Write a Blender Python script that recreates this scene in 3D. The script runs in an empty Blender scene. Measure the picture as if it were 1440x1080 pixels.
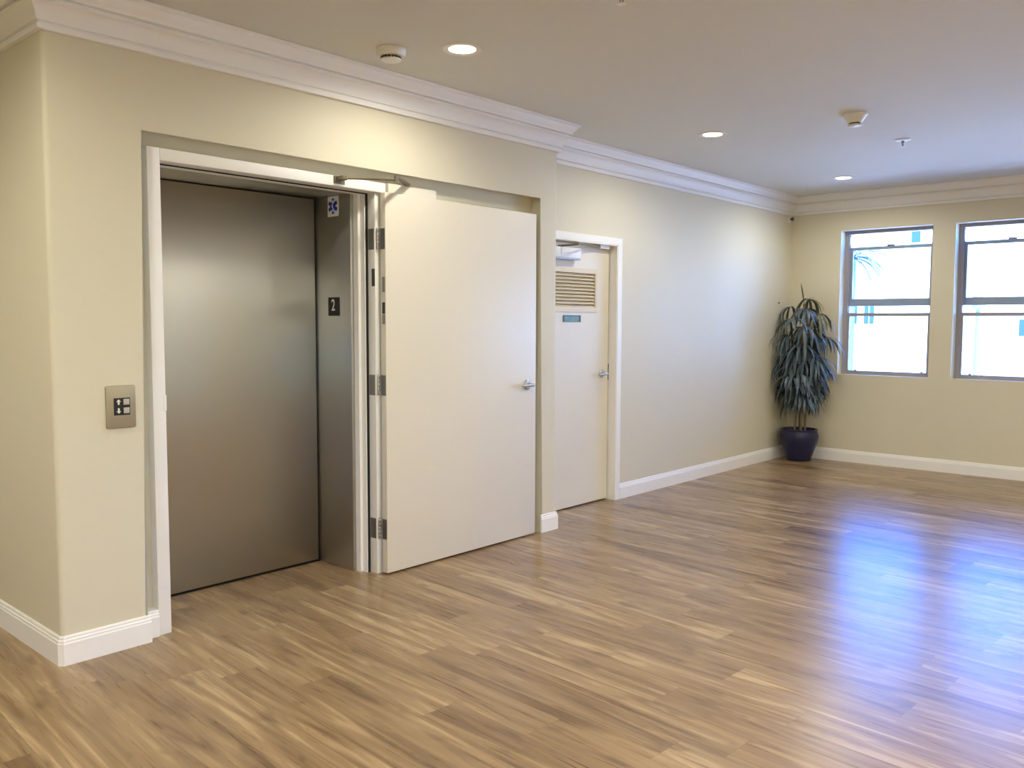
import bpy, bmesh, math, random
from mathutils import Vector, Matrix
random.seed(7)
S = bpy.context.scene
COL = S.collection
R = math.radians

# ------------------------------------------------------------------ camera
F_PX = 1209.0
cam_d = bpy.data.cameras.new('camera')
cam_d.sensor_fit = 'HORIZONTAL'; cam_d.sensor_width = 36.0
cam_d.lens = F_PX / 1440.0 * 36.0
cam_d.clip_start = 0.05; cam_d.clip_end = 300
cam = bpy.data.objects.new('camera', cam_d); COL.objects.link(cam)
yaw, pitch, roll = R(41.8467), R(-4.0682), R(0.1901)
fw = Vector((math.cos(yaw)*math.cos(pitch), math.sin(yaw)*math.cos(pitch), math.sin(pitch)))
rt = Vector((math.sin(yaw), -math.cos(yaw), 0)); up = rt.cross(fw)
rt2 = rt*math.cos(roll) + up*math.sin(roll); up2 = up*math.cos(roll) - rt*math.sin(roll)
m3 = Matrix((rt2, up2, -fw)).transposed()
cam.matrix_world = Matrix.Translation((-1.3461, -3.7019, 1.425)) @ m3.to_4x4()
S.camera = cam

# ------------------------------------------------------------------ sky, sun, exposure
W = bpy.data.worlds.new('sky'); S.world = W; W.use_nodes = True
wn = W.node_tree; wn.nodes.clear()
wo = wn.nodes.new('ShaderNodeOutputWorld'); wb = wn.nodes.new('ShaderNodeBackground')
sk = wn.nodes.new('ShaderNodeTexSky'); sk.sky_type = 'NISHITA'
sk.sun_disc = False; sk.sun_elevation = R(52); sk.sun_rotation = R(250)
sk.air_density = 1.0; sk.dust_density = 0.3; sk.ozone_density = 3.0
hs = wn.nodes.new('ShaderNodeHueSaturation')
hs.inputs['Saturation'].default_value = 1.4
tn = wn.nodes.new('ShaderNodeMix'); tn.data_type = 'RGBA'; tn.blend_type = 'MULTIPLY'; tn.inputs[0].default_value = 1.0
tn.inputs[7].default_value = (.20, .54, 1.0, 1)          # deep clear blue sky
wn.links.new(sk.outputs[0], hs.inputs['Color']); wn.links.new(hs.outputs[0], tn.inputs[6]); wn.links.new(tn.outputs[2], wb.inputs[0])
wb.inputs[1].default_value = 2.5
wn.links.new(wb.outputs[0], wo.inputs[0])
sun_d = bpy.data.lights.new('sun', 'SUN'); sun_d.energy = 12.0; sun_d.angle = R(0.6); sun_d.color = (1, .97, .88)
sun = bpy.data.objects.new('sun', sun_d); COL.objects.link(sun)
sun.rotation_euler = Vector((0.62, 0.25, -0.80)).to_track_quat('-Z', 'Y').to_euler()
S.view_settings.view_transform = 'Standard'; S.view_settings.look = 'None'
S.view_settings.gamma = 1.0; S.view_settings.use_curve_mapping = False
S.view_settings.exposure = 0.72
LAMP_W = 10.0            # watts of each recessed lamp
LAMP_COL = (1.0, 0.95, 0.81)

# ------------------------------------------------------------------ materials
def new_mat(name):
    m = bpy.data.materials.new(name); m.use_nodes = True
    n = m.node_tree; b = n.nodes['Principled BSDF']
    return m, n, b
def paint(name, col, rough=.5, var=.04, scale=3.0, bump=0.0, bscale=120, metal=0.0, spec=.5):
    """plain coat with a faint procedural unevenness"""
    m, n, b = new_mat(name)
    tc = n.nodes.new('ShaderNodeTexCoord')
    no = n.nodes.new('ShaderNodeTexNoise'); no.inputs['Scale'].default_value = scale; no.inputs['Detail'].default_value = 4
    n.links.new(tc.outputs['Object'], no.inputs['Vector'])
    mx = n.nodes.new('ShaderNodeMix'); mx.data_type = 'RGBA'
    mx.inputs[6].default_value = (*[c*(1-var) for c in col], 1); mx.inputs[7].default_value = (*[min(1, c*(1+var)) for c in col], 1)
    n.links.new(no.outputs['Fac'], mx.inputs[0]); n.links.new(mx.outputs[2], b.inputs['Base Color'])
    b.inputs['Roughness'].default_value = rough; b.inputs['Metallic'].default_value = metal
    b.inputs['Specular IOR Level'].default_value = spec
    if bump:
        n2 = n.nodes.new('ShaderNodeTexNoise'); n2.inputs['Scale'].default_value = bscale; n2.inputs['Detail'].default_value = 3
        n.links.new(tc.outputs['Object'], n2.inputs['Vector'])
        bp = n.nodes.new('ShaderNodeBump'); bp.inputs['Strength'].default_value = bump; bp.inputs['Distance'].default_value = .002
        n.links.new(n2.outputs['Fac'], bp.inputs['Height']); n.links.new(bp.outputs[0], b.inputs['Normal'])
    return m
def glow(name, col, strength):
    m = bpy.data.materials.new(name); m.use_nodes = True; n = m.node_tree; n.nodes.clear()
    e = n.nodes.new('ShaderNodeEmission'); o = n.nodes.new('ShaderNodeOutputMaterial')
    e.inputs[0].default_value = (*col, 1); e.inputs[1].default_value = strength
    n.links.new(e.outputs[0], o.inputs[0]); return m
def steel_mat():
    m, n, b = new_mat('brushed_steel')
    tc = n.nodes.new('ShaderNodeTexCoord'); mp = n.nodes.new('ShaderNodeMapping'); mp.inputs['Scale'].default_value = (260, 260, 1.2)
    no = n.nodes.new('ShaderNodeTexNoise'); no.inputs['Scale'].default_value = 1.0; no.inputs['Detail'].default_value = 3
    n.links.new(tc.outputs['Object'], mp.inputs[0]); n.links.new(mp.outputs[0], no.inputs['Vector'])
    cr = n.nodes.new('ShaderNodeMapRange'); cr.inputs[3].default_value = .32; cr.inputs[4].default_value = .42
    n.links.new(no.outputs['Fac'], cr.inputs[0]); n.links.new(cr.outputs[0], b.inputs['Roughness'])
    b.inputs['Base Color'].default_value = (.50, .49, .455, 1); b.inputs['Metallic'].default_value = 1.0
    b.inputs['Anisotropic'].default_value = .75; b.inputs['Anisotropic Rotation'].default_value = 0.0
    tg = n.nodes.new('ShaderNodeTangent'); tg.direction_type = 'RADIAL'; tg.axis = 'Z'
    n.links.new(tg.outputs[0], b.inputs['Tangent'])
    return m
def floor_mat():
    m, n, b = new_mat('vinyl_planks')
    L = n.links.new
    def N(t, **k):
        x = n.nodes.new(t)
        for a, v in k.items(): setattr(x, a, v)
        return x
    def math_(op, a, bb=None, c=None):
        x = N('ShaderNodeMath', operation=op)
        for i, v in enumerate((a, bb, c)):
            if v is None: continue
            if isinstance(v, (int, float)): x.inputs[i].default_value = v
            else: L(v, x.inputs[i])
        return x.outputs[0]
    tc = N('ShaderNodeTexCoord'); mp = N('ShaderNodeMapping'); mp.inputs['Rotation'].default_value = (0, 0, R(3.4))
    L(tc.outputs['Object'], mp.inputs[0])
    sx = N('ShaderNodeSeparateXYZ'); L(mp.outputs[0], sx.inputs[0])
    PW, PL = .178, 1.22
    xr = math_('DIVIDE', math_('ADD', sx.outputs[0], 20.063), PW); row = math_('FLOOR', xr); fx = math_('FRACT', xr)
    w1 = N('ShaderNodeTexWhiteNoise', noise_dimensions='1D'); L(row, w1.inputs['W'])
    yr = math_('ADD', math_('DIVIDE', math_('ADD', sx.outputs[1], 20.0), PL), math_('MULTIPLY', w1.outputs['Value'], 7.0))
    pl = math_('FLOOR', yr); fy = math_('FRACT', yr)
    cb = N('ShaderNodeCombineXYZ'); L(row, cb.inputs[0]); L(pl, cb.inputs[1])
    w2 = N('ShaderNodeTexWhiteNoise', noise_dimensions='3D'); L(cb.outputs[0], w2.inputs['Vector'])
    # grain coordinates, shifted for each plank
    off = N('ShaderNodeVectorMath', operation='SCALE'); L(w2.outputs['Color'], off.inputs[0]); off.inputs['Scale'].default_value = 40
    add = N('ShaderNodeVectorMath', operation='ADD'); L(mp.outputs[0], add.inputs[0]); L(off.outputs[0], add.inputs[1])
    def noise(sc, scale, detail, rough=.55, dist=0):
        q = N('ShaderNodeMapping'); q.inputs['Scale'].default_value = sc; L(add.outputs[0], q.inputs[0])
        t = N('ShaderNodeTexNoise'); t.inputs['Scale'].default_value = scale; t.inputs['Detail'].default_value = detail
        t.inputs['Roughness'].default_value = rough; t.inputs['Distortion'].default_value = dist
        L(q.outputs[0], t.inputs['Vector']); return t.outputs['Fac']
    broad = noise((10.5, .85, 1), 1.6, 3, .5, 1.2)
    fine = noise((60, 1.6, 1), 1.5, 5, .6, .3)
    knots = noise((7, 2.6, 1), 2.2, 2, .4, .2)
    v = math_('ADD', math_('MULTIPLY', w2.outputs['Value'], .20), math_('MULTIPLY', broad, 1.0))
    v = math_('ADD', v, math_('MULTIPLY', fine, .15))
    v = math_('SUBTRACT', v, .17)
    rp = N('ShaderNodeValToRGB'); L(v, rp.inputs[0])
    e = rp.color_ramp.elements
    e[0].position = .26; e[0].color = (.168, .099, .048, 1)
    e[1].position = .74; e[1].color = (.51, .365, .200, 1)
    x = e.new(.42); x.color = (.262, .167, .083, 1)
    x = e.new(.60); x.color = (.350, .235, .120, 1)
    kr = N('ShaderNodeMapRange'); L(knots, kr.inputs[0]); kr.inputs[1].default_value = .62; kr.inputs[2].default_value = .76
    kr.inputs[3].default_value = 0; kr.inputs[4].default_value = .55
    mk = N('ShaderNodeMix', data_type='RGBA'); L(kr.outputs[0], mk.inputs[0]); L(rp.outputs[0], mk.inputs[6]); mk.inputs[7].default_value = (.10, .055, .028, 1)
    # seams
    ex = math_('MINIMUM', fx, math_('SUBTRACT', 1, fx)); ey = math_('MINIMUM', fy, math_('SUBTRACT', 1, fy))
    s1 = math_('LESS_THAN', ex, .006); s2 = math_('LESS_THAN', ey, .0009)
    se = math_('MULTIPLY', math_('MAXIMUM', s1, s2), .38)
    ms = N('ShaderNodeMix', data_type='RGBA'); L(se, ms.inputs[0]); L(mk.outputs[2], ms.inputs[6]); ms.inputs[7].default_value = (.09, .055, .03, 1)
    L(ms.outputs[2], b.inputs['Base Color'])
    rr = N('ShaderNodeMapRange'); L(fine, rr.inputs[0]); rr.inputs[3].default_value = .22; rr.inputs[4].default_value = .36
    L(rr.outputs[0], b.inputs['Roughness'])
    bp = N('ShaderNodeBump'); bp.inputs['Strength'].default_value = .18; bp.inputs['Distance'].default_value = .001
    L(fine, bp.inputs['Height']); L(bp.outputs[0], b.inputs['Normal'])
    return m
def glass_mat():
    m = bpy.data.materials.new('window_glass'); m.use_nodes = True; n = m.node_tree; n.nodes.clear()
    o = n.nodes.new('ShaderNodeOutputMaterial'); t = n.nodes.new('ShaderNodeBsdfTransparent'); g = n.nodes.new('ShaderNodeBsdfGlossy')
    f = n.nodes.new('ShaderNodeFresnel'); x = n.nodes.new('ShaderNodeMixShader')
    t.inputs[0].default_value = (.95, .98, .98, 1); g.inputs['Roughness'].default_value = .02; f.inputs[0].default_value = 1.45
    n.links.new(f.outputs[0], x.inputs[0]); n.links.new(t.outputs[0], x.inputs[1]); n.links.new(g.outputs[0], x.inputs[2]); n.links.new(x.outputs[0], o.inputs[0])
    return m
M = dict(
    wall=paint('wall_paint', (.705, .66, .505), .55, .02, 2.0, .12, 90),
    ceil=paint('ceiling_paint', (.70, .69, .62), .8, .02, 2.0, .2, 70),
    trim=paint('trim_enamel', (.89, .88, .85), .48, .015, 4),
    door=paint('door_enamel', (.79, .745, .635), .42, .015, 1.5, .05, 60),
    steel=steel_mat(),
    nickel=paint('satin_nickel', (.50, .48, .46), .36, .05, 30, metal=1),
    hinge=paint('hinge_steel', (.34, .33, .32), .38, .08, 30, metal=1),
    closer=paint('closer_arm_bronze', (.20, .17, .11), .45, .08, 20, metal=.4),
    black=paint('black_plastic', (.012, .012, .012), .6, .1, 20),
    gap=paint('dark_gasket', (.01, .009, .008), .8, .1, 20),
    white=paint('white_plastic', (.80, .79, .75), .4, .02, 10),
    whitesign=paint('white_enamel_sign', (.84, .87, .93), .5, .02, 10),
    blue=paint('blue_ink', (.015, .04, .42), .4, .05, 10),
    plate=paint('brass_grey_plate', (.42, .385, .30), .36, .03, 40, metal=.75),
    button=paint('button_grey', (.50, .48, .45), .35, .12, 120),
    green=paint('green_sign', (.10, .18, .13), .35, .5, 22),
    signedge=paint('dark_green_edge', (.03, .06, .05), .4, .1, 20),
    louver=paint('louver_enamel', (.74, .66, .50), .45, .02, 8),
    alu=paint('window_aluminium', (.36, .34, .37), .4, .04, 12, metal=.0),
    alublue=paint('window_aluminium_outer', (.30, .38, .48), .35, .04, 12, metal=.0),
    glass=glass_mat(),
    pot=paint('glazed_navy_pot', (.018, .020, .070), .3, .15, 14, spec=.4),
    soil=paint('potting_soil', (.03, .022, .018), .95, .4, 60),
    stem=paint('cane_stem', (.20, .15, .09), .7, .35, 40),
    leaf=paint('palm_leaf', (.085, .125, .150), .38, .35, 9, spec=.6),
    leafdry=paint('palm_leaf_olive', (.13, .14, .075), .45, .3, 9),
    facade=paint('facade_stucco', (.80, .78, .74), .8, .04, .5),
    facwin=paint('facade_window_glass', (.03, .06, .10), .5, .1, 1, spec=.2),
    paving=paint('pale_paving', (.82, .79, .72), .9, .06, .4),
    frond=paint('outdoor_palm_frond', (.035, .075, .075), .5, .2, 3),
    bark=paint('palm_trunk_bark', (.12, .14, .15), .9, .2, 6),
    post=paint('pale_post_paint', (.14, .17, .18), .5, .05, 5),
    lens=glow('lamp_lens', (1.0, .86, .58), 9.0),
    lensw=glow('lamp_lens_pale', (1.0, .97, .84), 6.0),
    dark=paint('dark_metal', (.05, .045, .04), .5, .1, 20),
    floor=floor_mat(),
)
# ------------------------------------------------------------------ mesh helpers
ORG = {}
def obj(name, bm, mat, parent=None, origin=None, smooth=None):
    """link ONE mesh object; bm is in world coordinates"""
    o3 = Vector(origin) if origin else (Vector(ORG[parent]) if parent else Vector((0, 0, 0)))
    for v in bm.verts: v.co -= o3
    bmesh.ops.recalc_face_normals(bm, faces=bm.faces)
    me = bpy.data.meshes.new(name); bm.to_mesh(me); bm.free()
    for mm in (mat if isinstance(mat, (list, tuple)) else [mat]): me.materials.append(mm)
    if smooth is not None:
        for p in me.polygons: p.use_smooth = True
        me.set_sharp_from_angle(angle=R(smooth))
    o = bpy.data.objects.new(name, me); COL.objects.link(o)
    if parent:
        o.parent = parent; o.location = o3 - Vector(ORG[parent])
    else: o.location = o3
    ORG[o] = tuple(o3)
    return o
def tag(o, label, cat, group=None, kind=None):
    o['label'] = label; o['category'] = cat
    if group: o['group'] = group
    if kind: o['kind'] = kind
    return o
def struct(o, label, cat): return tag(o, label, cat, kind='structure')
def empty(name, loc):
    o = bpy.data.objects.new(name, None); COL.objects.link(o); o.location = loc; ORG[o] = tuple(loc); return o
def B(): return bmesh.new()
def box(bm, x0, x1, y0, y1, z0, z1, bev=0, seg=2):
    x0, x1 = sorted((x0, x1)); y0, y1 = sorted((y0, y1)); z0, z1 = sorted((z0, z1))
    r = bmesh.ops.create_cube(bm, size=1)
    bmesh.ops.scale(bm, vec=(x1-x0, y1-y0, z1-z0), verts=r['verts'])
    bmesh.ops.translate(bm, vec=((x0+x1)/2, (y0+y1)/2, (z0+z1)/2), verts=r['verts'])
    if bev:
        es = {e for v in r['verts'] for e in v.link_edges}
        bmesh.ops.bevel(bm, geom=list(es), offset=bev, segments=seg, profile=.5, affect='EDGES')
    return bm
def tube(bm, pts, rads, n=10, cap=True):
    pts = [Vector(p) for p in pts]
    if isinstance(rads, (int, float)): rads = [rads]*len(pts)
    rings = []; prev = None
    for i, p in enumerate(pts):
        t = (pts[min(i+1, len(pts)-1)] - pts[max(i-1, 0)]).normalized()
        a = prev if prev else (Vector((0, 0, 1)) if abs(t.z) < .9 else Vector((1, 0, 0)))
        u = (a - t*a.dot(t)).normalized(); w = t.cross(u); prev = u
        rings.append([bm.verts.new(p + (u*math.cos(2*math.pi*k/n) + w*math.sin(2*math.pi*k/n))*rads[i]) for k in range(n)])
    for a, b in zip(rings, rings[1:]):
        for k in range(n): bm.faces.new((a[k], a[(k+1) % n], b[(k+1) % n], b[k]))
    if cap: bm.faces.new(rings[0]); bm.faces.new(rings[-1])
    return bm
def lathe(bm, prof, loc, axis=(0, 0, 1), n=32, cap=True):
    """prof: (radius, height along axis)"""
    ax = Vector(axis).normalized(); u = ax.orthogonal().normalized(); w = ax.cross(u); loc = Vector(loc)
    rings = []
    for r, h in prof:
        r = max(r, 1e-5)
        rings.append([bm.verts.new(loc + ax*h + (u*math.cos(2*math.pi*k/n) + w*math.sin(2*math.pi*k/n))*r) for k in range(n)])
    for a, b in zip(rings, rings[1:]):
        for k in range(n): bm.faces.new((a[k], a[(k+1) % n], b[(k+1) % n], b[k]))
    if cap: bm.faces.new(rings[0]); bm.faces.new(rings[-1])
    return bm
def prism(bm, pts, ext):
    """pts: planar 3D outline, extruded by ext"""
    ext = Vector(ext); a = [bm.verts.new(Vector(p)) for p in pts]; b = [bm.verts.new(Vector(p)+ext) for p in pts]
    bm.faces.new(a); bm.faces.new(list(reversed(b))); k = len(a)
    for i in range(k): bm.faces.new((a[i], a[(i+1) % k], b[(i+1) % k], b[i]))
    return bm
def sweep(bm, path, prof, prev=None, nxt=None):
    """moulding along a floor-plan path, room on the right-hand side; prof: closed list of (out, z); mitred at bends"""
    P = [Vector((p[0], p[1])) for p in path]
    full = ([Vector(prev)] if prev else []) + P + ([Vector(nxt)] if nxt else [])
    o = 1 if prev else 0
    secs = []
    for i in range(len(P)):
        j = i + o
        d0 = (full[j]-full[j-1]).normalized() if j > 0 else None
        d1 = (full[j+1]-full[j]).normalized() if j < len(full)-1 else None
        nn = lambda d: Vector((d.y, -d.x))
        if d0 is None: m = nn(d1)
        elif d1 is None: m = nn(d0)
        else:
            a, b = nn(d0), nn(d1); m = (a+b).normalized(); m = m / max(.2, m.dot(a))
        secs.append([bm.verts.new((P[i].x + m.x*r, P[i].y + m.y*r, z)) for r, z in prof])
    k = len(prof)
    for a, b in zip(secs, secs[1:]):
        for i in range(k): bm.faces.new((a[i], a[(i+1) % k], b[(i+1) % k], b[i]))
    bm.faces.new(secs[0]); bm.faces.new(list(reversed(secs[-1])))
    return bm

# ------------------------------------------------------------------ room measures
L, D, X, H = 3.24, .2616, 7.557, 2.755          # bump-out width, far wall, window wall, ceiling
RL, RR, RT, ND = .3712, 3.082, 2.267, .09      # niche left, right, top, depth
XW, YR, YH = -4.2, -6.2, 2.5                    # room limits out of the frame
# floor
bm = B(); box(bm, XW-.1, X+.25, YR-.1, YH+.1, -.12, 0)
struct(obj('floor', bm, M['floor']), 'oak-look vinyl plank floor running through the whole lobby', 'floor')
bm = B(); box(bm, XW-.1, X+.25, YR-.1, YH+.1, H, H+.15)
struct(obj('ceiling', bm, M['ceil']), 'flat beige painted ceiling with recessed lamps', 'ceiling')
# elevator wall with the shallow niche
bm = B()
f = [(0, 0), (RL, 0), (RL, RT), (RR, RT), (RR, 0), (L, 0), (L, H), (0, H)]
prism(bm, [(x, 0, z) for x, z in f], (0, ND, 0))
bm.edges.ensure_lookup_table()
def on_front(e):
    a, b = e.verts[0].co, e.verts[1].co
    if abs(a.y) > 1e-5 or abs(b.y) > 1e-5: return False
    vert = abs(a.x-b.x) < 1e-5
    if vert and min(abs(a.x-t) for t in (0, L)) < 1e-4: return True
    if vert and min(abs(a.x-t) for t in (RL, RR)) < 1e-4 and max(a.z, b.z) < RT+.01: return True
    return (not vert) and abs(a.z-RT) < 1e-4 and abs(b.z-RT) < 1e-4
bmesh.ops.bevel(bm, geom=[e for e in bm.edges if on_front(e)], offset=.020, segments=5, profile=.5, affect='EDGES')
f = [(0, 0), (.455, 0), (.455, 2.175), (1.765, 2.175), (1.765, 0), (L, 0), (L, H), (0, H)]
prism(bm, [(x, ND, z) for x, z in f], (0, .11, 0))
box(bm, L-.08, L, .2, D+.15, 0, H)
struct(obj('wall_front', bm, M['wall'], smooth=40), 'cream wall around the elevator niche with rounded corners', 'wall')
bm = B(); box(bm, 0, .1, .2, YH, 0, H)
struct(obj('wall_left', bm, M['wall']), 'cream return wall at the left edge beside the call station', 'wall')
bm = B()
f = [(L, 0), (3.345, 0), (3.345, 2.045), (4.325, 2.045), (4.325, 0), (X, 0), (X, H), (L, H)]
prism(bm, [(x, D, z) for x, z in f], (0, .15, 0))
struct(obj('wall_back', bm, M['wall']), 'long cream wall between the louvered door and the plant', 'wall')
WY = [(-.265, -1.1495), (-1.3503, -2.2347), (-2.4355, -3.32), (-3.52, -4.405)]; WZ0, WZ1 = .9053, 2.3803  # last two openings are unseen, added for daylight
bm = B(); T = .20
box(bm, X, X+T, YR, YH, 0, WZ0); box(bm, X, X+T, YR, YH, WZ1, H)
ys = [YH] + [v for p in WY for v in p] + [YR]
for i in range(0, len(ys), 2): box(bm, X, X+T, ys[i], ys[i+1], WZ0, WZ1)
struct(obj('wall_right', bm, M['wall']), 'cream window wall at the far end of the lobby', 'wall')
RW0, RW1 = -3.15, -2.50  # opening of the added rear window
bm = B(); box(bm, XW, RW0, YR-.1, YR, 0, H); box(bm, RW1, X, YR-.1, YR, 0, H); box(bm, RW0, RW1, YR-.1, YR, 0, .9); box(bm, RW0, RW1, YR-.1, YR, 2.2, H)
struct(obj('wall_rear', bm, M['wall']), 'cream wall with one narrow added window behind the viewer', 'wall')
for nm, a, lab in (('wall_side', (XW-.1, XW, YR, YH), 'plain cream wall at the near left end'),
              ('wall_hall', (XW, X, YH, YH+.1), 'plain cream wall closing the left hall')):
    bm = B(); box(bm, *a, 0, H); struct(obj(nm, bm, M['wall']), lab, 'wall')

# crown and base
ZC = 2.57
CR = [(0, ZC), (.020, ZC), (.022, ZC+.004), (.022, ZC+.020), (.013, ZC+.024), (.013, ZC+.029), (.024, ZC+.033), (.024, ZC+.039), (.027, ZC+.056), (.034, ZC+.074), (.046, ZC+.090), (.056, ZC+.096), (.062, ZC+.098),
      (.062, ZC+.108), (.052, ZC+.111), (.052, ZC+.117), (.070, ZC+.120), (.072, ZC+.126), (.077, ZC+.134), (.086, ZC+.143), (.093, ZC+.154), (.099, ZC+.166), (.103, ZC+.168), (.114, ZC+.170), (.114, H-.001), (0, H-.001)]
BT = .123
BS = [(0, BT), (.005, BT), (.008, BT-.006), (.008, BT-.014), (.012, BT-.018), (.0125, BT-.027), (.015, BT-.031), (.015, 0.0005), (0, 0.0005)]
loop = [(0, YH), (0, 0), (L, 0), (L, D), (X, D), (X, YR), (XW, YR), (XW, YH)]
names = ['left', 'front', 'side', 'back', 'right', 'rear', 'west', 'hall']
k = len(loop)
for i in range(k):
    bm = B(); sweep(bm, [loop[i], loop[(i+1) % k]], CR, loop[i-1], loop[(i+2) % k])
    struct(obj('trim_%d' % (i+1), bm, M['trim'], smooth=25), 'white stepped crown moulding along the %s wall' % names[i], 'moulding')
c = .010
segs = [('left', [(0, YH), (0, c), (c*.9, 0), (RL+.003, 0)], None, None), ('front', [(RR-.003, 0), (L, 0)], None, (L, D)),
        ('side', [(L, 0), (L, D)], (0, 0), (X, D)),
        ('back', [(4.38, D), (X, D)], None, (X, YR)), ('right', [(X, D), (X, YR)], (L, D), (XW, YR)), ('rear', [(X, YR), (XW, YR)], (X, D), (XW, YH)),
        ('west', [(XW, YR), (XW, YH)], (X, YR), (0, YH)), ('hall', [(XW, YH), (0, YH)], (XW, YR), (0, 0))]
for nm, pth, a, b in segs:
    bm = B(); sweep(bm, pth, BS, a, b)
    if nm == 'left':
        sweep(bm, [(RL, ND-.047), (.43, ND-.047)], BS)
        box(bm, RL, .43, ND-.047, ND, 0.0005, BT)
    struct(obj('baseboard_'+nm, bm, M['trim'], smooth=25), 'white ridged baseboard along the %s wall' % nm, 'baseboard')

# ------------------------------------------------------------------ fire door frame (white steel) and elevator entrance
bm = B()
FY = .037
box(bm, .430, .490, FY, .122, 0, 2.192, .003); box(bm, 1.715, 1.776, .060, .122, 0, 2.160, .003); box(bm, .490, 1.776, FY, .122, 2.138, 2.192, .003)
box(bm, .455, .500, .128, .165, 0, 2.175); box(bm, 1.697, 1.765, .128, .165, 0, 2.175); box(bm, .500, 1.697, .128, .165, 2.132, 2.175)
box(bm, .455, .530, .165, .205, 0, 2.175); box(bm, 1.680, 1.765, .165, .205, 0, 2.175); box(bm, .530, 1.680, .165, .205, 2.137, 2.175)
fr = struct(obj('door_frame', bm, M['trim'], smooth=30), 'white steel frame around the elevator opening', 'door frame')
bm = B()
box(bm, .46, .485, .122, .128, 0, 2.17); box(bm, 1.704, 1.76, .122, .128, 0, 2.17); box(bm, .485, 1.704, .122, .128, 2.133, 2.17)
obj('gasket', bm, M['gap'], fr)['label'] = 'dark seal strip inside the frame'
bm = B(); box(bm, .478, .492, FY-.002, .06, 1.025, 1.095, .001)
obj('strike_plate', bm, M['trim'], fr)
EY = .53; EX0, EX1, EZ = .545, 1.660, 2.142
bm = B()
box(bm, EX1, EX1+.02, .205, EY+.05, 0, EZ, .003); box(bm, EX0-.02, EX0, .205, EY+.05, 0, EZ, .003); box(bm, EX0-.02, EX1+.02, .205, EY+.05, EZ, EZ+.02, .003)
en = struct(obj('trim_20', bm, M['steel'], smooth=30), 'brushed steel elevator jambs and head lining', 'elevator jamb')
bm = B(); box(bm, EX0, EX1, EY+.052, EY+.06, 0, EZ+.02); box(bm, EX0+.001, EX1-.001, EY-.004, EY+.05, 0.0004, .004)
obj('shadow_gap', bm, M['gap'], en)
bm = B(); box(bm, EX0+.006, EX1-.009, EY, EY+.04, .012, EZ-.006, .0015)
struct(obj('door_1', bm, M['steel'], origin=(1.1, EY, 0), smooth=30), 'closed brushed stainless steel elevator door panel', 'elevator door')
# added blocking behind the steel, stops stray daylight so the shaft is dark
bm = B(); box(bm, .3, 1.95, EY+.1, EY+.15, 0, H); box(bm, .3, .4, .2, EY+.1, 0, H); box(bm, 1.85, 1.95, .2, EY+.1, 0, H)
struct(obj('wall_shaft_block', bm, M['dark']), 'added dark light block hidden behind the steel door', 'wall')

# ------------------------------------------------------------------ open fire door
DX0, DX1, DY0, DY1, DZ0, DZ1 = 1.737, 3.020, -.004, .040, .012, 2.137
def lever(parent, x, y, z, name='door_handle'):
    """round rose, neck and lever pointing towards -x"""
    b = B(); lathe(b, [(.034, 0), (.034, .006), (.030, .010), (.012, .011)], (x, y, z), (0, -1, 0), 28)
    h = obj(name, b, M['nickel'], parent, smooth=40); h['label'] = 'satin nickel lever handle'
    b = B(); tube(b, [(x, y-.009, z), (x, y-.040, z), (x, y-.052, z), (x-.006, y-.060, z), (x-.02, y-.062, z), (x-.06, y-.060, z-.001), (x-.108, y-.056, z-.004)],
                  [.011, .010, .010, .0105, .0105, .009, .008], 14)
    obj('lever', b, M['nickel'], h, smooth=50)
    return h
bm = B(); box(bm, DX0, DX1, DY0, DY1, DZ0, DZ1, .002)
fd = struct(obj('door_2', bm, M['door'], origin=(DX0, DY1, 0), smooth=30), 'wide flush cream door standing open against the wall niche', 'door')
lever(fd, 2.934, DY0, 1.020)
for zc in (1.885, 1.075, .262):
    b = B(); box(b, 1.7125, 1.7155, .066, .114, zc-.057, zc+.057); box(b, DX0-.0025, DX0+.0005, DY0+.003, DY1-.003, zc-.057, zc+.057)
    hg = obj('hinge', b, M['hinge'], fd); hg['label'] = 'grey steel butt hinge'
    b = B()
    for q in range(5): lathe(b, [(.0062, -.0108), (.0068, -.0100), (.0068, .0100), (.0062, .0108)], (1.7262, .050, zc + (q-2)*.0228), n=12)
    lathe(b, [(.005, 0), (.0035, .006)], (1.7262, .050, zc+.057), n=12)
    obj('knuckle', b, M['nickel'], hg, smooth=40)
for z0, z1, nm, mt in ((1.592, 1.676, 'label_plate', 'hinge'), (1.415, 1.470, 'edge_plate', 'hinge'), (1.473, 1.536, 'edge_plate', 'dark')):
    b = B(); box(b, DX0-.0015, DX0+.001, DY0+.006, DY1-.014, z0, z1, .0004); obj(nm, b, M[mt], fd)
b = B(); box(b, 1.7132, 1.7155, .062, .088, 1.625, 1.722, .0004); obj('frame_label', b, M['dark'], fr)
# closer: body behind the door top, bronze arms over it, shoe on the frame head
dc = tag(empty('door_closer', (1.98, .066, 2.10)), 'cream door closer with jointed metal arm above the open door', 'door closer')
b = B(); box(b, 1.80, 2.165, .0425, .088, 2.100, 2.197, .006); obj('closer_body', b, M['door'], dc, smooth=30)
b = B(); tube(b, [(1.455, -.006, 2.178), (1.50, -.018, 2.180), (1.58, -.068, 2.181), (1.690, -.150, 2.182)], [.009, .007, .006, .007], 10)
obj('arm', b, M['closer'], dc, smooth=40)
b = B(); P0, P1 = Vector((1.690, -.150, 2.196)), Vector((1.945, .045, 2.201)); dr = (P1-P0).normalized(); sd = Vector((-dr.y, dr.x, 0))
prism(b, [P0-sd*.010, P1-sd*.017, P1+dr*.02, P1+sd*.017, P0+sd*.010, P0-dr*.012], (0, 0, .008))
obj('forearm', b, M['closer'], dc)
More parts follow.
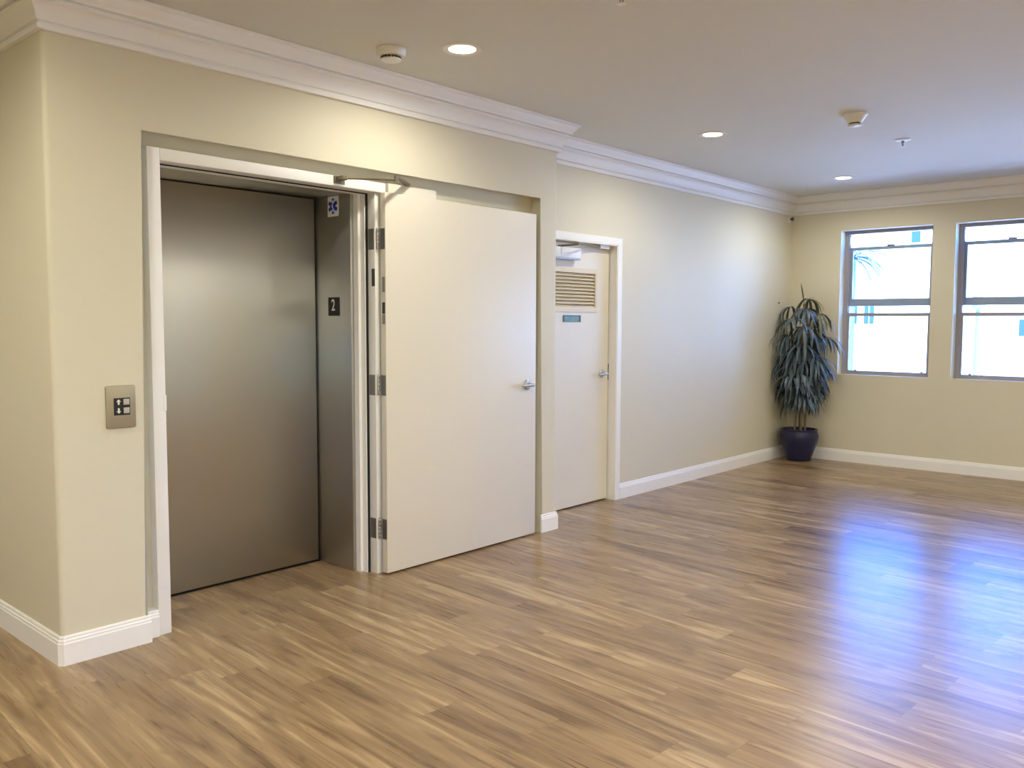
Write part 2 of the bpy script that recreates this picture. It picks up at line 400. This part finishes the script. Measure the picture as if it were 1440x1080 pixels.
b = B(); lathe(b, [(.012, 0), (.012, .028), (.007, .031)], (1.690, -.150, 2.172), n=14); obj('elbow_pin', b, M['closer'], dc, smooth=40)
b = B(); box(b, 1.425, 1.495, FY-.004, FY+.001, 2.150, 2.190, .001); box(b, 1.440, 1.475, -.020, FY-.003, 2.166, 2.188, .004); obj('shoe', b, M['closer'], dc)

# ------------------------------------------------------------------ louvered door in the far wall
bm = B()
C0, C1 = 3.345, 4.325
prism(bm, [(x, D+.001, z) for x, z in ((C1-.003, 0), (C1+.055, 0), (C1+.055, 2.094), (C0-.055, 2.094), (C0-.055, 0), (C0+.003, 0), (C0+.003, 2.042), (C1-.003, 2.042))], (0, -.013, 0))
box(bm, C1-.012, C1+.01, D-.008, D+.15, 0, 2.047); box(bm, C0-.01, C0+.012, D-.008, D+.15, 0, 2.047); box(bm, C0, C1, D-.008, D+.15, 2.033, 2.047)
box(bm, C1-.028, C1-.01, D+.105, D+.15, 0, 2.034); box(bm, C0+.01, C0+.028, D+.105, D+.15, 0, 2.034); box(bm, C0, C1, D+.105, D+.15, 2.02, 2.034)
f2 = struct(obj('trim_21', bm, M['trim'], smooth=30), 'white casing and jamb around the louvered door', 'door frame')
b = B(); box(b, C1-.016, C1-.0115, D+.064, D+.082, .97, 1.10); obj('strike_plate', b, M['gap'], f2)
S0, S1, SY = C0+.018, C1-.020, D+.066
bm = B()
VX0, VX1, VZ0, VZ1 = 3.565, 4.118, 1.545, 1.806
for a in ((S0, S1, 0.012, VZ0), (S0, S1, VZ1, 2.024)): box(bm, a[0], a[1], SY, SY+.038, a[2], a[3])
box(bm, S0, VX0, SY, SY+.038, VZ0, VZ1); box(bm, VX1, S1, SY, SY+.038, VZ0, VZ1)
d2 = struct(obj('door_3', bm, M['door'], origin=(S0, SY, 0)), 'closed narrow cream door with louver vent and small green sign', 'door')
lever(d2, 4.222, SY, 1.025)
b = B()
for a in ((VX0-.028, VX1+.028, VZ0-.036, VZ0), (VX0-.028, VX1+.028, VZ1, VZ1+.036), (VX0-.028, VX0, VZ0, VZ1), (VX1, VX1+.028, VZ0, VZ1)):
    box(b, a[0], a[1], SY-.008, SY+.002, a[2], a[3], .002)
lv = obj('louver', b, M['louver'], d2); lv['label'] = 'cream louver vent'
b = B(); n = 10
for i in range(n):
    z = VZ0 + (i+.5)*(VZ1-VZ0)/n
    prism(b, [(VX0, SY-.003, z-.013), (VX0, SY+.001, z-.014), (VX0, SY+.024, z+.011), (VX0, SY+.020, z+.012)], (VX1-VX0, 0, 0))
obj('louver_blades', b, M['louver'], lv)
b = B(); box(b, VX0, VX1, SY+.030, SY+.034, VZ0, VZ1); obj('vent_screen', b, M['dark'], lv)
b = B(); box(b, 3.722, 3.936, SY-.004, SY, 1.434, 1.484, .0012); sg = obj('sign_plate', b, M['green'], d2); sg['label'] = 'small green sign plate with dark ends'
b = B(); box(b, 3.722, 3.740, SY-.0055, SY-.0035, 1.434, 1.484, .0006); box(b, 3.918, 3.936, SY-.0055, SY-.0035, 1.434, 1.484, .0006); box(b, 3.74, 3.918, SY-.0055, SY-.0035, 1.476, 1.484)
obj('sign_edge', b, M['signedge'], sg)
c2 = tag(empty('door_closer', (3.72, SY-.03, 1.90)), 'white door closer box above the louver vent', 'door closer')
b = B(); box(b, 3.545, 3.868, SY-.058, SY-.001, 1.906, 1.985, .006); obj('closer_body', b, M['whitesign'], c2, smooth=30)
b = B(); box(b, 3.552, 3.862, SY-.056, SY-.003, 1.897, 1.9055); obj('closer_base', b, M['hinge'], c2)
b = B(); tube(b, [(3.62, SY-.03, 1.990), (3.66, SY-.12, 1.995), (3.70, SY-.155, 2.000)], .008, 10); tube(b, [(3.70, SY-.155, 2.004), (3.95, SY-.075, 2.013), (4.14, SY-.03, 2.018)], .0065, 10)
obj('arm', b, M['closer'], c2, smooth=40)
b = B(); box(b, 4.13, 4.25, SY-.046, SY-.010, 2.006, 2.0325, .003); obj('shoe', b, M['white'], c2)

# ------------------------------------------------------------------ wall plates and signs
cs = empty('elevator_call_station', (.268, 0, .969))
tag(cs, 'metal elevator call plate with up and down buttons on cream wall', 'call button panel')
b = B(); prism(b, [(.2685 + sx*(.0628-.008) + .008*math.cos(R(a)), -.0005, 1.0605 + sz*(.0915-.008) + .008*math.sin(R(a)))
                   for sx, sz, a0 in ((1, 1, 0), (-1, 1, 90), (-1, -1, 180), (1, -1, 270)) for a in (a0, a0+30, a0+60, a0+90)], (0, -.010, 0))
fe = [e for e in b.edges if all(v.co.y < -.01 for v in e.verts)]
bmesh.ops.bevel(b, geom=fe, offset=.003, segments=3, affect='EDGES', profile=.5)
obj('face_plate', b, M['plate'], cs, smooth=40)
b = B(); box(b, .2365, .3055, -.0125, -.0100, 1.025, 1.099, .0006); bp = obj('button_panel', b, M['black'], cs); bp['label'] = 'black square panel'
for zc, lab in ((1.0815, 'up'), (1.0445, 'down')):
    b = B(); box(b, .2765, .3015, -.0165, -.0120, zc-.0125, zc+.0125, .0015); q = obj('button', b, M['button'], bp, smooth=30); q['label'] = 'grey square %s button' % lab
    s = 1 if lab == 'up' else -1
    b = B(); ar = [(0, .012), (.0105, .001), (.0038, .0025), (.0038, -.011), (-.0038, -.011), (-.0038, .0025), (-.0105, .001)]
    prism(b, [(.2565 + x, -.0124, zc + s*z) for x, z in ar], (0, -.0008, 0)); q = obj('arrow', b, M['white'], bp); q['label'] = 'white %s arrow' % lab

def text_mesh(txt, size, sx, dep):
    cu = bpy.data.curves.new('t', 'FONT'); cu.body = txt; cu.size = size; cu.align_x = 'CENTER'; cu.align_y = 'CENTER'; cu.extrude = dep; cu.offset = .0012
    o = bpy.data.objects.new('t', cu); COL.objects.link(o)
    dg = bpy.context.evaluated_depsgraph_get(); me = bpy.data.meshes.new_from_object(o.evaluated_get(dg))
    b = bmesh.new(); b.from_mesh(me); bpy.data.objects.remove(o); bpy.data.curves.remove(cu); bpy.data.meshes.remove(me)
    bmesh.ops.scale(b, vec=(sx, 1, 1), verts=b.verts); return b
JX = EX1
def on_jamb(b, y, z, dx):
    """put XY artwork onto the jamb that faces -x (its right is -y)"""
    for v in b.verts: v.co = Vector((JX - dx - v.co.z, y - v.co.x, z + v.co.y))
    return b
b = B(); box(b, JX-.003, JX-.0003, .309, .414, 1.462, 1.568, .0008)
fs = tag(obj('floor_number_sign', b, M['black'], origin=(JX, .3615, 1.462)), 'black square floor sign with white 2 on steel jamb', 'sign')
obj('numeral', on_jamb(text_mesh('2', .092, .74, .0004), .366, 1.520, .0034), M['white'], fs)['label'] = 'white numeral 2'
b = B(); box(b, JX-.0025, JX-.0003, .309, .409, 2.026, 2.140, .0006)
st = tag(obj('medical_sign', b, M['whitesign'], origin=(JX, .359, 2.026)), 'white square sign with blue six-pointed star at top of steel jamb', 'sign')
b = B()
for a in (0, 60, 120):
    ca, sa = math.cos(R(a)), math.sin(R(a)); w, h = .0105, .043
    prism(b, [(x*ca - y*sa, x*sa + y*ca, .0002*a/60) for x, y in ((-w, -h), (w, -h), (w, h), (-w, h))], (0, 0, .0006))
obj('star', on_jamb(b, .359, 2.083, .0026), M['blue'], st)['label'] = 'blue six-barred star'
b = B(); tube(b, [(0, -.034, 0), (0, .036, 0)], .0016, 8)
tube(b, [(.0075*math.sin(t*.9), -.030 + t*.006, .0004) for t in range(11)], .0017, 8)
obj('staff', on_jamb(b, .359, 2.083, .0042), M['whitesign'], st)['label'] = 'white staff with winding snake'

# ------------------------------------------------------------------ ceiling fittings
def downlight(x, y, label, pale=False, watts=.68):
    r = tag(empty('recessed_downlight', (x, y, H)), label, 'ceiling light', 'recessed downlights')
    b = B(); lathe(b, [(.067, -.0005), (.099, -.0005), (.099, -.003), (.094, -.006), (.074, -.0045), (.067, -.002), (.067, -.0005)], (x, y, H), n=40, cap=False)
    obj('trim_ring', b, M['white'], r, smooth=30)
    b = B(); lathe(b, [(.001, -.0004), (.066, -.0004), (.066, -.0018), (.001, -.0030)], (x, y, H), n=32, cap=False)
    q = obj('lens', b, M['lensw' if pale else 'lens'], r, smooth=50); q['label'] = 'glowing warm lens'
    ld = bpy.data.lights.new('lamp', 'SPOT'); ld.energy = LAMP_W*4*watts; ld.color = LAMP_COL; ld.spot_size = R(176); ld.spot_blend = .6; ld.shadow_soft_size = .06
    lo = bpy.data.objects.new('lamp', ld); COL.objects.link(lo); lo.parent = r; lo.location = (0, 0, -.02)
    return r
downlight(1.688, -.652, 'lit recessed ceiling light nearest the smoke detector above the elevator')
downlight(4.190, -.634, 'lit recessed ceiling light near the louvered door, middle of the row')
downlight(6.593, -.641, 'lit recessed ceiling light farthest away, closest to the windows', True)
downlight(-.80, -.652, 'lit recessed ceiling light left of the view, in front of the call station wall')
for yy, lab in ((1.2, 'near the return wall'), (-.65, 'at its mouth')):  # out-of-view lamps added to brighten the left hall
    downlight(-2.0, yy, 'added out-of-view recessed ceiling light of the left hall, ' + lab, watts=1.0)
for xx, lab in ((-2.4, 'far left of it'), (-.30, 'behind the viewer'), (1.90, 'facing the elevator'), (4.190, 'facing the louvered door'), (6.593, 'by the third window')):  # two unseen lamp rows added for more warm light on the elevator wall
    downlight(xx, -3.45, 'added unseen recessed ceiling light of the second row, ' + lab, watts=1.75 if xx < 3 else .8)
    downlight(xx, -5.4, 'added unseen recessed ceiling light of the rear row, ' + lab, watts=1.75 if xx < 3 else .8)

def smoke(x, y, label, tall):
    r = tag(empty('smoke_detector', (x, y, H)), label, 'smoke detector', 'ceiling smoke detectors')
    b = B()
    if tall: lathe(b, [(.075, -.0005), (.075, -.012), (.068, -.018), (.046, -.052), (.037, -.056), (.037, -.0565)], (x, y, H), n=36)
    else: lathe(b, [(.073, -.0005), (.073, -.010), (.070, -.026), (.064, -.034), (.050, -.037)], (x, y, H), n=36)
    obj('housing', b, M['white'], r, smooth=40)
    z1 = -.057 if tall else -.0375; b = B()
    for i in range(18):
        a = 2*math.pi*i/18; rr = .031 if tall else .046
        p = Vector((x+rr*math.cos(a), y+rr*math.sin(a), H+z1)); t = Vector((-math.sin(a), math.cos(a), 0)); w = Vector((math.cos(a), math.sin(a), 0))
        prism(b, [p-t*.0045-w*.004, p+t*.0045-w*.004, p+t*.0045+w*.004, p-t*.0045+w*.004], (0, 0, -.011))
    obj('sensor_slots', b, M['dark'], r)
    b = B(); lathe(b, [(.041 if tall else .050, z1-.009), (.040 if tall else .049, z1-.016), (.030, z1-.020), (.001, z1-.021)], (x, y, H), n=32)
    obj('sensor_cap', b, M['white'], r, smooth=40)
smoke(1.462, -.386, 'round white smoke detector above the elevator, left of the nearest light', False)
smoke(4.253, -1.605, 'round white smoke detector right of the middle light, before the sprinkler', True)
def sprinkler(x, y, label):
    r = tag(empty('fire_sprinkler', (x, y, H)), label, 'sprinkler', 'ceiling sprinklers')
    b = B(); lathe(b, [(.056, -.0005), (.056, -.003), (.046, -.008), (.014, -.011)], (x, y, H), n=28); obj('escutcheon', b, M['white'], r, smooth=40)
    b = B(); lathe(b, [(.011, -.008), (.011, -.022), (.007, -.024)], (x, y, H), n=14)
    for s in (-1, 1): tube(b, [(x+s*.009, y, H-.020), (x+s*.013, y, H-.034), (x+s*.003, y, H-.050)], .0028, 8)
    obj('frame_arms', b, M['hinge'], r, smooth=40)
    b = B(); lathe(b, [(.018, -.050), (.018, -.052), (.006, -.054)], (x, y, H), n=18); obj('deflector', b, M['white'], r, smooth=40)
sprinkler(5.240, -1.585, 'small white ceiling sprinkler right of the far smoke detector')
sprinkler(1.590, -1.655, 'small ceiling sprinkler cut by the top edge of the photo')
b = B(); lathe(b, [(.040, .0005), (.040, .006), (.030, .016), (.018, .020)], (7.470, D, 2.528), (0, -1, 0), 24)
wd = tag(obj('wall_sprinkler', b, M['white'], origin=(7.470, D, 2.528), smooth=40), 'tiny round fixture high on the wall above the plant corner', 'wall fixture')
b = B(); lathe(b, [(.013, .019), (.014, .040), (.020, .042), (.020, .045)], (7.470, D, 2.528), (0, -1, 0), 18); obj('sprinkler_head', b, M['dark'], wd, smooth=40)
b = B(); lathe(b, [(.004, .0003), (.004, .012), (.009, .013), (.009, .016), (.003, .018)], (7.255, D, 1.643), (0, -1, 0), 12)
tag(obj('nail', b, M['dark'], origin=(7.255, D, 1.643), smooth=40), 'dark nail head in the wall just above the plant', 'nail')

# ------------------------------------------------------------------ windows
def window(i, y0, y1, label):
    XA = X+.120; fy0, fy1 = y0, y1; b = B(); w = .034
    box(b, XA, X+.198, y0-w, y0, WZ0, WZ1, .002); box(b, XA, X+.198, y1, y1+w, WZ0, WZ1, .002)
    box(b, XA, X+.198, y1+w, y0-w, WZ1-w, WZ1, .002); box(b, XA, X+.198, y1+w, y0-w, WZ0, WZ0+.022, .002)
    for yy, s in ((y0-w, -1), (y1+w, 1)):                       # track ribs
        box(b, XA+.004, XA+.010, yy, yy+s*.010, WZ0+.022, WZ1-w); box(b, XA+.040, XA+.046, yy, yy+s*.010, WZ0+.022, WZ1-w)
    root = struct(obj('window_%d' % i, b, M['alu'], origin=(XA, y0, WZ0)), label, 'window')
    a0, a1 = y0-w-.003, y1+w+.003
    def sash(nm, x0, z0, z1, st, top, bot, mt):
        b = B(); box(b, x0, x0+.026, a0, a0-st, z0, z1, .002); box(b, x0, x0+.026, a1+st, a1, z0, z1, .002)
        box(b, x0, x0+.026, a0-st, a1+st, z1-top, z1, .002); box(b, x0, x0+.026, a0-st, a1+st, z0, z0+bot, .002)
        s = obj(nm, b, M[mt], root)
        b = B(); box(b, x0+.011, x0+.015, a0-st+.002, a1+st-.002, z0+bot-.002, z1-top+.002); obj('pane', b, M['glass'], s)
        return s
    lo = sash('lower_sash', XA+.012, WZ0+.022, 1.538, .022, .034, .016, 'alu')
    us = sash('upper_sash', XA+.048, 1.608, 2.216, .028, .034, .076, 'alublue')
    ym = (a0+a1)/2
    b = B(); box(b, XA+.036, XA+.060, ym-.035, ym+.035, 2.2155, 2.232, .004); obj('latch', b, M['alu'], us)
    for yy in (a0-.10, a1+.06):
        b = B(); box(b, XA+.002, XA+.013, yy-.012, yy+.012, WZ0+.032, WZ0+.052, .004); obj('finger_lift', b, M['alu'], lo)
    b = B(); box(b, XA+.014, XA+.036, y0-w-.012, y0-w, 2.24, 2.325, .002); obj('balance_block', b, M['alu'], root)
    return root
window(1, *WY[0], 'grey double-hung window nearest the plant')
window(2, *WY[1], 'grey double-hung window cut by the right edge of the photo')
window(3, *WY[2], 'added grey double-hung window third from the plant, out of view')  # this one and the next are unseen, added to let in more daylight
window(4, *WY[3], 'added grey double-hung window fourth from the plant, out of view')

b = B(); y0, y1 = YR-.08, YR-.03  # unseen rear window, added so the steel jamb catches cool daylight
box(b, RW0, RW0+.04, y0, y1, .9, 2.2); box(b, RW1-.04, RW1, y0, y1, .9, 2.2); box(b, RW0, RW1, y0, y1, .9, .94); box(b, RW0, RW1, y0, y1, 2.16, 2.2); box(b, RW0, RW1, y0, y1, 1.53, 1.57)
wr = struct(obj('window_5', b, M['alu']), 'narrow grey added window in the wall behind the viewer', 'window')
b = B(); box(b, RW0+.04, RW1-.04, y0+.02, y0+.026, .94, 2.16); obj('pane', b, M['glass'], wr)

# ------------------------------------------------------------------ potted lady palm
PX, PY = 7.325, .022
pp = tag(empty('potted_palm', (PX, PY, 0)), 'tall palm with drooping blue-green leaves in navy pot in the corner', 'plant')
b = B(); lathe(b, [(.001, .002), (.112, .002), (.118, .006), (.130, .045), (.160, .130), (.186, .205), (.194, .245), (.192, .275), (.182, .305), (.180, .318), (.184, .326), (.180, .332), (.168, .332), (.164, .322), (.166, .290), (.160, .275), (.001, .274)],
               (PX, PY, 0), n=48, cap=False)
obj('pot', b, M['pot'], pp, smooth=45)['label'] = 'glazed navy pot'
b = B(); lathe(b, [(.001, .276), (.155, .276), (.150, .284), (.08, .290), (.001, .292)], (PX, PY, 0), n=28, cap=False); obj('soil', b, M['soil'], pp, smooth=60)
CLX, CLY = X-.012, D-.012
def clampv(p):
    p = Vector(p)
    if p.x > CLX-.03: p.x = CLX - .03*math.exp(-(p.x-CLX+.03)/.03)
    if p.y > CLY-.03: p.y = CLY - .03*math.exp(-(p.y-CLY+.03)/.03)
    p.x = min(p.x, CLX); p.y = min(p.y, CLY)
    return p
def leaflet(bm, base, d, length, width, droop, rng, mi=0):
    d = Vector(d).normalized(); p = Vector(base); n = 6; rows = []
    side = d.cross(Vector((0, 0, 1)))
    side = side.normalized() if side.length > .05 else Vector((1, 0, 0))
    side = (side + Vector((0, 0, rng.uniform(-.5, .5)))).normalized()
    for i in range(n+1):
        t = i/n; w = width*(.35 + 1.6*t)*(1-t**2.2) if t < 1 else 0
        w = max(w*.9, .0012)
        nrm = side.cross(d).normalized()
        rows.append([bm.verts.new(clampv(p - side*w*.5)), bm.verts.new(clampv(p - nrm*w*.16)), bm.verts.new(clampv(p + side*w*.5))])
        d = (d + Vector((0, 0, -1))*droop/n*(1+t)).normalized(); p = p + d*length/n
    for a, c_ in zip(rows, rows[1:]):
        for k in range(2):
            fc = bm.faces.new((a[k], a[k+1], c_[k+1], c_[k])); fc.material_index = mi; fc.smooth = True
def frond(bm, at, az, rng, reach, size, nl, elev=.25, mi=0):
    d = Vector((math.cos(az), math.sin(az), elev)).normalized()
    tip = clampv(Vector(at) + d*reach); tube(bm, [at, clampv(Vector(at)+d*reach*.5+Vector((0, 0, .01))), tip], [.0045, .0035, .003], 6)
    for k in range(nl):
        a = (k-(nl-1)/2)/max(1, nl-1)*R(150)
        dd = Vector((math.cos(az+a), math.sin(az+a), rng.uniform(-.05, .45)))
        leaflet(bm, tip, dd, size*rng.uniform(.8, 1.12), .036*rng.uniform(.8, 1.25), rng.uniform(1.3, 2.5), rng, mi)
rng = random.Random(11)
stems = [(-.035, -.030, 1.63, .012), (.020, -.050, 1.57, .011), (.045, .020, 1.32, .011), (-.01, .045, 1.15, .010), (-.055, .030, .86, .009)]
for si, (sx, sy, h, r0) in enumerate(stems):
    lean = Vector((rng.uniform(-.05, .03), rng.uniform(-.05, .03), 0)); base = Vector((PX+sx, PY+sy, .280))
    pts = [base + lean*t + Vector((0, 0, (h-.28)*t)) for t in (0, .15, .3, .45, .6, .75, .9, 1)]
    b = B(); tube(b, pts, [r0*(1.15 if i % 2 else .95) for i in range(8)], 10); s = obj('stem', b, M['stem'], pp, smooth=50)
    b = B(); nf = (22, 19, 15, 11, 8)[si]
    for k in range(nf):
        z = .58 + (h-.58)*((k+.6)/nf); t = (z-.28)/(h-.28); at = base + lean*t + Vector((0, 0, z-.28))
        az = R(137.5*k + 71*si + rng.uniform(-20, 20))
        g = 1.0 if z > .9 else .78
        topness = max(0, (z-1.45)/.3)
        frond(b, at, az, rng, rng.uniform(.07, .20)*g*(1-.5*topness), rng.uniform(.22, .35)*g*(1-.15*topness), rng.choice((6, 7, 8)), rng.uniform(.0, .5)+.5*topness, 1 if z > 1.42 and rng.random() < .65 else 0)
    if si == 0:
        leaflet(b, pts[-1], (-.12, .12, 1), .22, .045, .15, rng, 1); leaflet(b, pts[-1], (.2, -.3, 1), .14, .016, 1.4, rng, 1)
    obj('foliage', b, [M['leaf'], M['leafdry']], s)

# ------------------------------------------------------------------ outside the windows
GZ = -3.3
bm = B(); box(bm, X+.25, 70, -45, 55, GZ-.2, GZ)
struct(obj('ground', bm, M['paving']), 'sunlit pale paving outside below the windows', 'ground')
BX = 22.0
nb = tag(empty('neighbor_building', (BX, 0, GZ)), 'bright white stucco building seen through the windows', 'building')
bm = B(); box(bm, BX, BX+9, -22, 26, GZ, 4.5); box(bm, BX-.15, BX+9, -22, 26, 4.5, 4.8); box(bm, BX-.06, BX, -22, 26, .55, .66)
obj('facade_wall', bm, M['facade'], nb)
for yc in (4.93, 4.49):
    b = B(); box(b, BX-.05, BX+.02, yc-.15, yc+.15, 1.40, 1.96); wq = obj('facade_window', b, M['facade'], nb)
    b = B(); box(b, BX-.06, BX-.04, yc-.13, yc-.01, 1.43, 1.93); box(b, BX-.06, BX-.04, yc+.01, yc+.13, 1.43, 1.93); obj('window_pane', b, M['facwin'], wq)
for yc, zc in ((3.38, 3.70), (.88, 1.35)):
    b = B(); box(b, BX-.05, BX+.02, yc-.13, yc+.13, zc-.22, zc+.22); wq = obj('facade_window', b, M['facade'], nb)
    b = B(); box(b, BX-.06, BX-.04, yc-.11, yc+.11, zc-.20, zc+.20); obj('window_pane', b, M['facwin'], wq)
pt = tag(empty('palm_tree', (16, 2.80, GZ)), 'feathery palm tree outside the left window', 'tree')
b = B(); tube(b, [(16, 2.80, GZ), (16.02, 2.79, 0), (16, 2.77, 2.70)], [.13, .10, .09], 12); obj('trunk', b, M['bark'], pt, smooth=40)
b = B(); rng = random.Random(5)
for k in range(30):
    az = 2*math.pi*k/15 + rng.uniform(-.15, .15); el = rng.uniform(-.3, .9); d = Vector((math.cos(az), math.sin(az), el)).normalized(); p = Vector((16, 2.77, 2.72)); ln = .078
    for j in range(9):
        q = p + d*ln; tube(b, [p, q], .012, 5)
        sd = d.cross(Vector((0, 0, 1))).normalized()
        for s in (-1, 1):
            leaflet(b, q, d*.5 + sd*s, .24*(1-j/13), .048, .9, rng)
        p = q; d = (d + Vector((0, 0, -.17))).normalized()
obj('crown', b, M['frond'], pt)
b = B(); tube(b, [(21, 1.66, GZ), (21, 1.66, 1.75)], [.07, .05], 12)
po = tag(obj('lamp_post', b, M['post'], origin=(21, 1.66, GZ), smooth=40), 'slender lamp post outside the right window', 'post')
b = B(); lathe(b, [(.05, 1.75), (.13, 1.80), (.15, 2.0), (.10, 2.1), (.02, 2.15)], (21, 1.66, 0), n=18); obj('post_lantern', b, M['post'], po, smooth=40)
